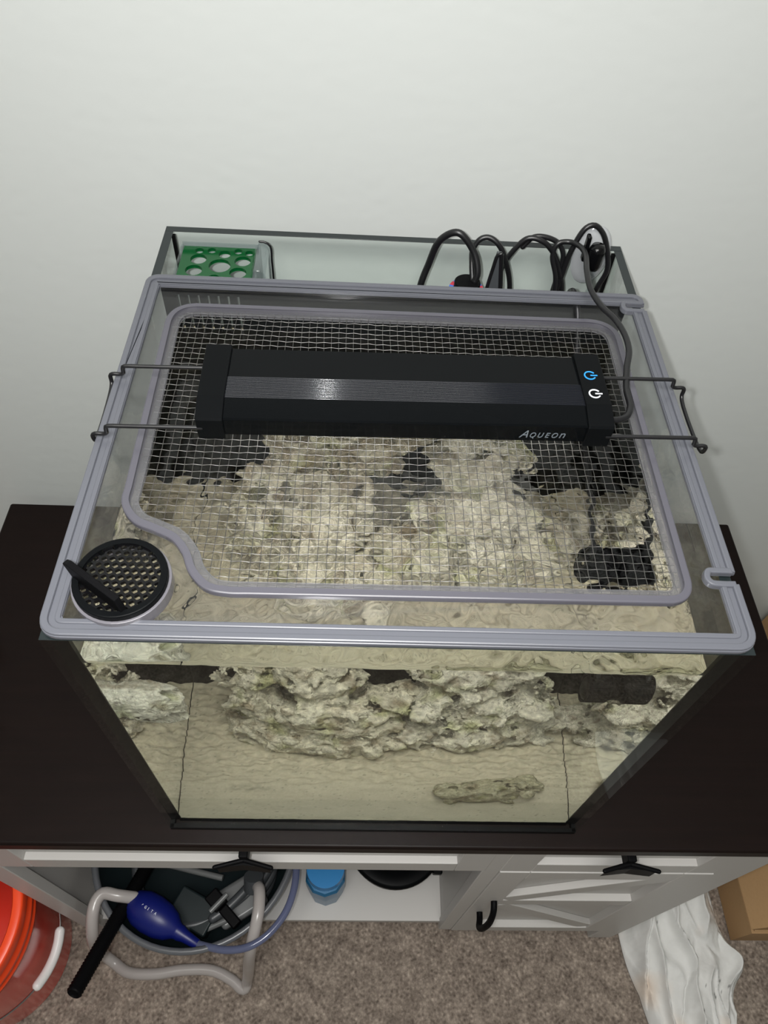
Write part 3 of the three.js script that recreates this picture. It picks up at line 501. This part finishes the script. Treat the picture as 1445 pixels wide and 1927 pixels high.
// ------------------------------------------------------------------ the rear chamber
{
  const T = thing('media_tray', 'green acrylic tray with round holes in the rear chamber corner', 'tray', [-0.1725, 0.4385, -0.4050]);
  const hx = 0.0355, z0 = -0.030, z1 = 0.030, holes = [];
  for (const [x, z, r] of [[-0.0195, -0.0225, 0.0046], [-0.0075, -0.0235, 0.0046], [0.0055, -0.018, 0.0063], [0.0180, -0.0235, 0.0046], [0.0290, -0.0215, 0.0046], [-0.0185, -0.009, 0.0082], [0.0030, 0.0005, 0.0108], [0.0240, -0.008, 0.0082], [-0.0205, 0.0090, 0.0085], [0.0215, 0.0105, 0.0085], [0, 0.0205, 0.006]]) holes.push(circle(r, 28, [x, z]));
  part(T, 'plate', slab([[-hx, z0], [hx, z0], [hx, z1], [-hx, z1]], holes, 0, 0.0035, 0.0004), M.green);
  part(T, 'rail', box(-hx - 0.0015, hx + 0.0015, -0.004, 0.0065, z0 - 0.0025, z0 - 0.0006), M.clear);
  for (const s of [-1, 1]) part(T, 'side_wall', box(s * hx + (s > 0 ? 0.0006 : -0.0025), s * hx + (s > 0 ? 0.0025 : -0.0006), -0.09, 0.005, z0, z1), M.clear);
}
{
  const s = new THREE.Shape(); s.moveTo(-0.006, 0); s.lineTo(0.006, 0); s.lineTo(0.006, 0.103); s.absarc(0, 0.103, 0.006, 0, Math.PI); s.closePath();
  const g = new THREE.ExtrudeGeometry(s, { depth: 0.045, bevelEnabled: true, bevelSize: 0.0012, bevelThickness: 0.0012, bevelSegments: 3 });
  const m = single('acrylic_divider', at(g, 0, 0, 0), M.clear, 'clear round-topped acrylic strip next to the green tray', 'divider'); m.position.set(-0.1312, 0.340, -0.4335);
  part(m, 'edge_trim', tube([[0.0085, 0.0, 0.002], [0.0085, 0.09, 0.002], [0.0078, 0.108, 0.002], [0.003, 0.1118, 0.002], [-0.002, 0.1122, 0.002]], 0.0011, 30, 8), M.cable, 'black edge');
}
{
  const T = thing('return_pump', 'black return pump plug in a blue and red collar in the rear chamber', 'pump', [0.0705, 0.0095, -0.4040]);
  part(T, 'housing', at(new THREE.CylinderGeometry(0.020, 0.022, 0.30, 32), 0, 0.15, 0), M.black);
  part(T, 'riser', at(new THREE.CylinderGeometry(0.0125, 0.0125, 0.115, 28), 0, 0.357, 0), M.black);
  const plug = new THREE.LatheGeometry([[0.0001, 0.4270], [0.0118, 0.4270], [0.0128, 0.4262], [0.0128, 0.4100], [0.0001, 0.4100]].map(p => new THREE.Vector2(...p)), 36); part(T, 'plug', plug, M.blackMatte);
  for (let k = 0; k < 16; k++) {
    const a0 = k / 16 * 2 * Math.PI, pts = [...Array(7).keys()].map(i => [0.0152 * Math.cos(a0 + i / 6 * 0.37), 0.0152 * Math.sin(a0 + i / 6 * 0.37)]);
    part(T, 'collar_segment', band(pts, 0.0022, 0.411, 0.4185, 0.0004, false), k % 2 ? M.ringRed : M.ring);
  }
}
{
  const T = thing('cable_bracket', 'black triangular bracket standing in the rear chamber', 'bracket', [0.0985, 0.36, -0.4150]);
  const s = new THREE.Shape(); s.moveTo(-0.012, 0); s.lineTo(0.0165, 0); s.lineTo(0.0012, 0.1035); s.lineTo(-0.0022, 0.1035); s.closePath();
  const g = new THREE.ExtrudeGeometry(s, { depth: 0.0025, bevelEnabled: true, bevelSize: 0.0005, bevelThickness: 0.0005, bevelSegments: 1 }); part(T, 'plate', g, M.grayPlastic);
  part(T, 'edge_bar', tube([[-0.012, 0, 0.0035], [-0.0045, 0.085, 0.0035], [-0.0015, 0.103, 0.0035], [0.0012, 0.1035, 0.0035]], 0.0018, 30, 8), M.cable);
  part(T, 'edge_bar', rod([0.0015, 0.103, 0.0035], [0.0165, 0.0, 0.0035], 0.0022, 8), M.cable);
}
const cables = 'black pump cables looped over the rear rim';
const cab = (pts, r, label) => single('pump_cable', tube(pts, r, 90, 10), M.cable, label, 'cable', cables);
cab([[0.022, 0.36, -0.418], [0.026, 0.4162, -0.42], [0.032, 0.4383, -0.424], [0.0416, 0.4680, -0.424], [0.0567, 0.4785, -0.42], [0.0735, 0.4625, -0.414], [0.0790, 0.4450, -0.406], [0.0775, 0.4375, -0.404]], 0.0034, 'thick black cable arching into the return pump plug');
cab([[0.0755, 0.4360, -0.4075], [0.0740, 0.4475, -0.417], [0.0745, 0.4560, -0.428], [0.0810, 0.4660, -0.431], [0.0885, 0.4680, -0.431], [0.0985, 0.4630, -0.428], [0.1085, 0.4460, -0.426], [0.1190, 0.4120, -0.428], [0.119, 0.36, -0.428]].map(p => p), 0.0027, 'thin black cable arching between the return pump plug and the bracket');
cab([[0.104, 0.36, -0.433], [0.1075, 0.4308, -0.434], [0.1151, 0.4518, -0.434], [0.1276, 0.4672, -0.434], [0.1408, 0.4662, -0.432], [0.1539, 0.4555, -0.431], [0.1652, 0.4348, -0.43], [0.1733, 0.413, -0.43], [0.176, 0.36, -0.43]], 0.0027, 'black cable making a wide arch to the right of the bracket');
cab([[0.1246, 0.4560, -0.4365], [0.1335, 0.4668, -0.437], [0.147, 0.4672, -0.4365], [0.1600, 0.4610, -0.4355], [0.1660, 0.4500, -0.4335], [0.1655, 0.43, -0.4330], [0.164, 0.36, -0.433]], 0.0026, 'black cable running flat along the rear rim then dropping straight down');
cab([[0.1655, 0.36, -0.428], [0.1690, 0.4289, -0.430], [0.1725, 0.4610, -0.431], [0.1805, 0.4815, -0.433], [0.1880, 0.4840, -0.434], [0.1985, 0.4760, -0.434], [0.2085, 0.4560, -0.432], [0.2130, 0.4376, -0.430], [0.2085, 0.4153, -0.43], [0.205, 0.36, -0.43]], 0.0027, 'black cable in a tall loop round the suction cup');
{
  const T = thing('suction_cup', 'clear suction cup holder with a black knob at the rear right corner', 'suction cup', [0.1945, 0.4530, -0.4375]);
  const s = new THREE.LatheGeometry([[0.0001, 0.001], [0.017, 0.0], [0.0215, -0.0015], [0.0225, 0.0], [0.017, 0.0035], [0.006, 0.006], [0.0001, 0.0065]].map(p => new THREE.Vector2(...p)), 40); s.rotateX(Math.PI / 2); s.scale(0.82, 1.45, 1); part(T, 'cup', at(s, 0, -0.004, 0), M.cupClear);
  const k = new THREE.LatheGeometry([[0.0001, -0.014], [0.0062, -0.014], [0.0078, -0.010], [0.0082, 0.006], [0.006, 0.011], [0.0001, 0.012]].map(p => new THREE.Vector2(...p)), 28); part(T, 'knob', at(k, -0.0015, 0.008, 0.018), M.blackGloss, 'glossy black knob');
  part(T, 'lever', rbox(-0.0135, -0.0095, 0.0, 0.027, 0.010, 0.018, 0.0015), M.blackGloss);
  part(T, 'nipple', at(new THREE.SphereGeometry(0.0032, 16, 12), 0.0, -0.0095, 0.0205), M.clear);
  part(T, 'rod', rod([0.0030, -0.016, 0.018], [0.0, -0.09, 0.014], 0.0022), M.clear);
}

// ------------------------------------------------------------------ on the dresser, at the left edge
{
  const T = thing('clear_jar', 'rounded clear glass jar at the left edge of the espresso top', 'jar', [-0.5015, 0, -0.2010]);
  part(T, 'body', new THREE.LatheGeometry([[0.0001, 0.0008], [0.022, 0.0008], [0.027, 0.006], [0.0275, 0.04], [0.024, 0.047], [0.022, 0.047], [0.0255, 0.039], [0.025, 0.007], [0.0001, 0.004]].map(p => new THREE.Vector2(...p)), 40), phy(new THREE.Color(0.78, 0.80, 0.78), 0.1, { transmission: 0.55, thickness: 0 }));
  part(T, 'lid', at(new THREE.CylinderGeometry(0.0235, 0.0235, 0.006, 36), 0, 0.0505, 0), M.collar);
}
{
  const T = thing('black_remote', 'small black plastic device at the left edge of the espresso top', 'device', [-0.4960, 0, -0.1090], -0.35);
  part(T, 'body', rbox(-0.036, 0.036, 0.0006, 0.020, -0.028, 0.028, 0.004, 3), M.blackMatte);
  part(T, 'ridge', rbox(0.020, 0.026, 0.020, 0.0235, -0.026, 0.026, 0.0012), M.grayPlastic, 'dull grey ridge');
}
// ------------------------------------------------------------------ in the open bay
const SH = -0.7265;                       // top of the bay's shelf
{
  const T = thing('storage_tub', 'round dark slate plastic tub full of hoses in the open bay', 'tub', [-0.300, SH, -0.120]);
  const P = (l, n = 64) => { const g = new THREE.LatheGeometry(l.map(p => new THREE.Vector2(...p)), n); return g; };
  part(T, 'body', P([[0.0001, 0.0005], [0.150, 0.0005], [0.158, 0.006], [0.178, 0.160], [0.174, 0.160], [0.1545, 0.010], [0.0001, 0.006]]), M.tub);
  part(T, 'rim', P([[0.173, 0.158], [0.179, 0.156], [0.1835, 0.160], [0.1835, 0.166], [0.178, 0.168], [0.173, 0.166], [0.173, 0.158]]), M.tubRim, 'grey rim');
}
{
  const T = thing('siphon_pump', 'blue rubber siphon bulb with a bluish clear tube lying in the tub', 'siphon', [-0.352, -0.575, 0.006], Math.atan2(-0.045, 0.085));
  const b = new THREE.LatheGeometry([[0.0001, -0.058], [0.012, -0.056], [0.022, -0.048], [0.0295, -0.030], [0.031, -0.010], [0.029, 0.012], [0.023, 0.030], [0.014, 0.042], [0.0125, 0.047], [0.013, 0.050], [0.010, 0.060], [0.0078, 0.086], [0.0001, 0.087]].map(p => new THREE.Vector2(...p)), 40);
  b.rotateZ(-Math.PI / 2); part(T, 'bulb', b, M.blue);
  const ribs = []; for (let i = 0; i < 6; i++) { const r = new THREE.TorusGeometry(0.0285 - i * 0.0014, 0.0007, 6, 30, 1.6); r.rotateY(Math.PI / 2); r.rotateX(0.4); ribs.push(at(r, 0.004 + i * 0.0035, 0, 0)); } part(T, 'grip_rib', merge(ribs), M.blue);
  const inv = new THREE.Matrix4().makeRotationY(-T.rotation.y), L = (x, y, z) => V(x + 0.352, y + 0.575, z - 0.006).applyMatrix4(inv);
  part(T, 'tube', tube([L(-0.278, -0.575, 0.045), L(-0.2589, -0.566, 0.0500), L(-0.2254, -0.556, 0.0560), L(-0.1904, -0.548, 0.0530), L(-0.1609, -0.546, 0.0380), L(-0.1345, -0.546, 0.0088), L(-0.1210, -0.546, -0.0222), L(-0.1165, -0.546, -0.0600), L(-0.125, -0.548, -0.105), L(-0.15, -0.56, -0.15), L(-0.2, -0.59, -0.19)], 0.0062, 110, 12), M.blueHose, 'bluish clear tube');
  // dotted white print along the bulb
  const dots = []; for (let i = 0; i < 9; i++) { const xx = -0.040 + i * 0.0068, rad = 0.0302 - 0.0000 - 9 * (xx + 0.012) * (xx + 0.012); const a = new TextGeometry('IMAGITARI'[i], { font, size: 0.0042, depth: 0.0004, curveSegments: 2 }); a.rotateX(-Math.PI / 2); dots.push(at(a, xx, rad + 0.0009, -0.001)); }
  part(T, 'lettering', merge(dots), M.printWhite, 'small white lettering');
}
{
  const pts = []; const a = V(-0.372, -0.640, -0.150), b = V(-0.4425, -0.5000, 0.1215);
  const prof = []; const n = 120, L = a.distanceTo(b); prof.push(new THREE.Vector2(0.0001, 0)); for (let i = 0; i <= n; i++) prof.push(new THREE.Vector2(0.0115 + 0.0010 * (i % 2 ? 1 : -1), L * i / n)); prof.push(new THREE.Vector2(0.0095, L + 0.0004), new THREE.Vector2(0.0085, L - 0.004), new THREE.Vector2(0.0001, L - 0.004));
  const g = new THREE.LatheGeometry(prof, 24); g.applyQuaternion(new THREE.Quaternion().setFromUnitVectors(V(0, 1, 0), b.clone().sub(a).normalize()));
  const m = single('corrugated_tube', g, M.blackMatte, 'straight black corrugated tube sticking out of the tub over the carpet', 'tube'); m.position.copy(a);
}
single('clear_hose', tube([[-0.392, -0.562, -0.022], [-0.4175, -0.550, -0.023], [-0.4430, -0.5470, -0.0255], [-0.4520, -0.5480, -0.0140], [-0.4540, -0.552, 0.005], [-0.4560, -0.580, 0.030], [-0.470, -0.66, 0.040], [-0.490, -0.77, 0.034], [-0.4960, -0.820, 0.036], [-0.4771, -0.838, 0.0485], [-0.4483, -0.838, 0.0640], [-0.3966, -0.838, 0.0670], [-0.3413, -0.838, 0.0600], [-0.2842, -0.838, 0.0610], [-0.2440, -0.838, 0.0770], [-0.2225, -0.8375, 0.0915], [-0.2165, -0.836, 0.0900], [-0.2140, -0.825, 0.0800], [-0.2060, -0.76, 0.0740], [-0.1960, -0.66, 0.0660], [-0.1860, -0.575, 0.0470], [-0.1780, -0.550, 0.0150], [-0.1760, -0.548, -0.0100], [-0.1790, -0.555, -0.0350], [-0.1900, -0.585, -0.0480]], 0.0102, 240, 14), M.hose, 'milky clear hose looping out of the tub and across the carpet', 'hose');
{
  const T = thing('hose_coil', 'dark ribbed hose coiled inside the tub', 'hose', [-0.300, SH + 0.012, -0.12]);
  const p = []; for (let i = 0; i <= 90; i++) { const a = i / 90 * 2 * Math.PI * 3.2, r = 0.128 + 0.008 * Math.sin(i * 0.7); p.push([r * Math.cos(a), 0.012 + 0.10 * i / 90, r * Math.sin(a)]); }
  part(T, 'coil', tube(p, 0.0085, 300, 10), M.grayPlastic);
  const e = new THREE.CylinderGeometry(0.017, 0.017, 0.026, 24, 1); e.rotateX(-0.7); part(T, 'end_fitting', at(e, 0.108, 0.140, 0.070), M.grayPlastic);
}
{
  const T = thing('hose_clamp', 'black plastic pump bracket lying on top of the hoses in the tub', 'bracket', [-0.246, -0.597, -0.014], -0.75);
  part(T, 'block', rbox(-0.030, 0.002, -0.010, 0.014, -0.013, 0.013, 0.003), M.blackMatte);
  part(T, 'arm', rbox(0.002, 0.042, -0.008, 0.006, -0.009, 0.009, 0.003), M.blackMatte);
  part(T, 'screw', rod([-0.006, 0.014, -0.019], [-0.006, 0.014, 0.019], 0.0045), M.dim);
}
single('grey_pouch', (() => { const g = rbox(-0.045, 0.045, 0, 0.022, -0.032, 0.032, 0.008, 3); g.rotateY(0.55); return at(g, -0.222, -0.652, -0.032); })(), M.dim, 'flat grey plastic pouch between the hoses in the tub', 'pouch');
single('pump_box', (() => { const g = rbox(-0.040, 0.040, 0, 0.030, -0.028, 0.028, 0.004, 2); g.rotateY(-0.45); return at(g, -0.300, -0.655, -0.012); })(), M.tub, 'dark green-black pump body beside the blue bulb in the tub', 'pump');
for (const [a, b, lab] of [[[-0.365, -0.60, -0.085], [-0.25, -0.595, -0.06], 'upper pale plastic rod lying across the tub'], [[-0.285, -0.635, 0.020], [-0.225, -0.628, -0.004], 'short pale plastic rod at the front of the tub'], [[-0.36, -0.615, -0.115], [-0.27, -0.61, -0.10], 'rear pale plastic rod lying across the tub']])
  single('plastic_rod', rod(a, b, 0.0055, 12), M.dim, lab, 'rod', 'pale rods in the tub');
{
  const T = thing('blue_bottle', 'teal blue faceted plastic bottle standing on the white shelf', 'bottle', [-0.066, SH, -0.070]);
  const g = new THREE.LatheGeometry([[0.0001, 0.0006], [0.030, 0.0006], [0.034, 0.004], [0.0375, 0.075], [0.0375, 0.118], [0.034, 0.126], [0.0001, 0.127]].map(p => new THREE.Vector2(...p)), 10); part(T, 'body', g.toNonIndexed(), M.teal).geometry.computeVertexNormals();
  part(T, 'cap', at(new THREE.CylinderGeometry(0.034, 0.0355, 0.018, 36), 0, 0.1365, -0.006), M.tealCap, 'brighter blue cap');
}
{
  const T = thing('lidded_pot', 'dark grey round pot with a black lid standing on the white shelf', 'pot', [0.063, SH, -0.138]);
  part(T, 'body', new THREE.LatheGeometry([[0.0001, 0.0006], [0.058, 0.0006], [0.066, 0.006], [0.088, 0.085], [0.088, 0.112], [0.084, 0.112], [0.0001, 0.108]].map(p => new THREE.Vector2(...p)), 56), M.potGray);
  const lid = part(T, 'lid', new THREE.LatheGeometry([[0.0001, 0.118], [0.060, 0.118], [0.066, 0.124], [0.086, 0.124], [0.092, 0.120], [0.092, 0.110], [0.0885, 0.110], [0.0885, 0.114], [0.0001, 0.114]].map(p => new THREE.Vector2(...p)), 56), M.black);
  part(lid, 'latch', rbox(0.068, 0.086, 0.106, 0.124, 0.050, 0.066, 0.003), M.black);
  part(T, 'rivet', at(new THREE.SphereGeometry(0.003, 12, 8), -0.022, 0.098, 0.085), M.steel);
}
// ------------------------------------------------------------------ beside the dresser, on the carpet
{
  const T = thing('bucket', 'orange-red plastic bucket with a white grip handle on the carpet', 'bucket', [-0.700, FLOOR, 0.030]);
  const W = l => new THREE.LatheGeometry(l.map(p => new THREE.Vector2(...p)), 72);
  part(T, 'body', W([[0.0001, 0.001], [0.124, 0.001], [0.131, 0.006], [0.1445, 0.30], [0.1445, 0.355], [0.1405, 0.355], [0.1275, 0.010], [0.0001, 0.008]]), M.bucketBody);
  part(T, 'rim', W([[0.1400, 0.350], [0.1400, 0.372], [0.1425, 0.3745], [0.1535, 0.3745], [0.1565, 0.370], [0.1565, 0.352], [0.153, 0.350], [0.153, 0.338], [0.1575, 0.336], [0.1575, 0.326], [0.153, 0.324], [0.1500, 0.312], [0.1555, 0.310], [0.1555, 0.302], [0.1455, 0.298]]), M.orange, 'bright orange ribbed rim');
  const hp = []; for (let i = 0; i <= 24; i++) { const a = -1.15 + i / 24 * 2.55, drop = Math.sin((i / 24) * Math.PI); hp.push([0.168 * Math.cos(a) * (1 - 0.05 * drop), 0.325 - 0.15 * drop, 0.168 * Math.sin(a) * (1 - 0.05 * drop)]); }
  part(T, 'handle_wire', tube(hp, 0.0019, 80, 8), M.steel);
  const mid = hp.slice(10, 16).map(p => V(...p)); part(T, 'grip', tube(mid, 0.0085, 30, 14), M.whitePlastic, 'white plastic grip');
}
{
  const cx = 0.655, out = (s, t) => 0; const N = 110, MZ = 130;
  const zA = -0.165, zB = 0.42;
  const lx = z => 0.534 + 0.035 * cl((z + 0.02) / 0.12) - 0.01 * Math.sin(z * 22) + 0.02 * cl((-z - 0.05) * 10), rx = z => 0.752 + 0.035 * Math.exp(-Math.pow((z - 0.045) / 0.035, 2)) - 0.012 * cl((z - 0.06) / 0.1);
  const top = (u, v) => {
    const z = zA + (zB - zA) * v, x = lx(z) + (rx(z) - lx(z)) * u, e = Math.min(u, 1 - u, v * 3, (1 - v) * 3);
    const rim = Math.pow(cl(e / 0.10), 0.6);
    const q = u * 11 + 1.6 * noise3(x * 5, 1, z * 5) + v * 1.4, fold = 0.026 * Math.pow(1 - Math.abs(noise3(u * 2.3 + v * 0.9, 3.3, v * 1.2)), 4) + 0.012 * Math.pow(1 - Math.abs(noise3(u * 3.2 - v * 1.5, 8.3, v * 2.6)), 7) - 0.012 * Math.pow(1 - Math.abs(noise3(u * 1.7 + v * 1.3, 5.1, v * 0.8 + 3)), 14) + 0.010 * Math.pow(Math.abs(Math.sin(q * 0.53 + 2 * v)), 3);
    const hump = (0.045 + 0.06 * cl((0.02 - z) / 0.15)) * Math.sin(Math.PI * cl(u)) * (1 - 0.4 * v), y = FLOOR + 0.003 + rim * (0.008 + hump + fold + 0.008 * fbm(x * 14, 2, z * 14, 3));
    const k = 0.93 + 0.05 * fbm(x * 18, 0, z * 18, 2), st = cl((fbm(x * 9 + 3.3, 5, z * 6, 2) - 0.22) * 1.8);
    const spot = noise3(x * 55, 7, z * 55) > 0.8 && noise3(x * 8 + 1, 3, z * 8) > 0.35 ? 0.35 : 1;
    return [x, y, z, [0.80 * k * spot, (0.80 - 0.14 * st) * k * spot, (0.78 - 0.24 * st) * k * spot]];
  };
  const g1 = grid(N, MZ, top), g2 = grid(N, MZ, (u, v) => { const p = top(u, v); return [p[0], Math.max(FLOOR + 0.0005, Math.min(p[1] - 0.0025, p[1])), p[2], p[3]]; });
  const pos = [...g1.attributes.position.array], n1 = g1.attributes.position.count, idx = [...g1.index.array], g2i = g2.index.array;
  pos.push(...g2.attributes.position.array); const col = [...g1.attributes.color.array, ...g2.attributes.color.array], uv = [...g1.attributes.uv.array, ...g2.attributes.uv.array];
  for (let i = 0; i < g2i.length; i += 3) idx.push(n1 + g2i[i], n1 + g2i[i + 2], n1 + g2i[i + 1]);
  const ring = []; for (let i = 0; i <= N; i++) ring.push(i); for (let j = 1; j <= MZ; j++) ring.push(j * (N + 1) + N); for (let i = N - 1; i >= 0; i--) ring.push(MZ * (N + 1) + i); for (let j = MZ - 1; j > 0; j--) ring.push(j * (N + 1));
  ring.forEach((a, i) => { const b = ring[(i + 1) % ring.length]; idx.push(a, b, n1 + a, b, n1 + b, n1 + a); });
  const g = new THREE.BufferGeometry(); g.setAttribute('position', new THREE.Float32BufferAttribute(pos, 3)); g.setAttribute('color', new THREE.Float32BufferAttribute(col, 3)); g.setAttribute('uv', new THREE.Float32BufferAttribute(uv, 2)); g.setIndex(idx); g.computeVertexNormals();
  single('towel', g, M.towel, 'crumpled stained white towel lying on the carpet by the cabinet', 'towel');
}
function carton(label, x, z, w, d, h, turn, flapAngles) {
  const T = thing('cardboard_box', label, 'box', [x, FLOOR, z], turn), k = 0.005, P = (n, g) => part(T, n, g, M.card);
  P('wall', box(-w / 2, w / 2, 0.001, h, d / 2 - k, d / 2)); P('wall', box(-w / 2, w / 2, 0.001, h, -d / 2, -d / 2 + k)); P('wall', box(-w / 2, -w / 2 + k, 0.001, h, -d / 2 + k, d / 2 - k)); P('wall', box(w / 2 - k, w / 2, 0.001, h, -d / 2 + k, d / 2 - k)); P('bottom', box(-w / 2 + k, w / 2 - k, 0.001, 0.006, -d / 2 + k, d / 2 - k));
  const flap = (len, dep, px, pz, ry, a) => { const g = box(-len / 2, len / 2, 0, 0.004, 0, dep); g.rotateX(-a); g.rotateY(ry); P('flap', at(g, px, h + 0.0005, pz)); };
  flap(w - 0.012, d / 2 - 0.004, 0, d / 2 - 0.003, Math.PI, flapAngles[0]); flap(w - 0.012, d / 2 - 0.004, 0, -d / 2 + 0.003, 0, flapAngles[1]);
  flap(d - 0.014, w * 0.42, -w / 2 + 0.003, 0, Math.PI / 2, flapAngles[2]); 
  return T;
}
carton('low open brown cardboard box on the carpet behind the towel', 0.945, -0.125, 0.34, 0.256, 0.10, 0, [-0.9, 0.5, 0.9]);
carton('tall brown cardboard box against the wall beyond the cabinet', 0.895, -0.36, 0.33, 0.18, 0.58, 0, [0.0, 0.0, 0.03]);

renderer.render(scene, camera);
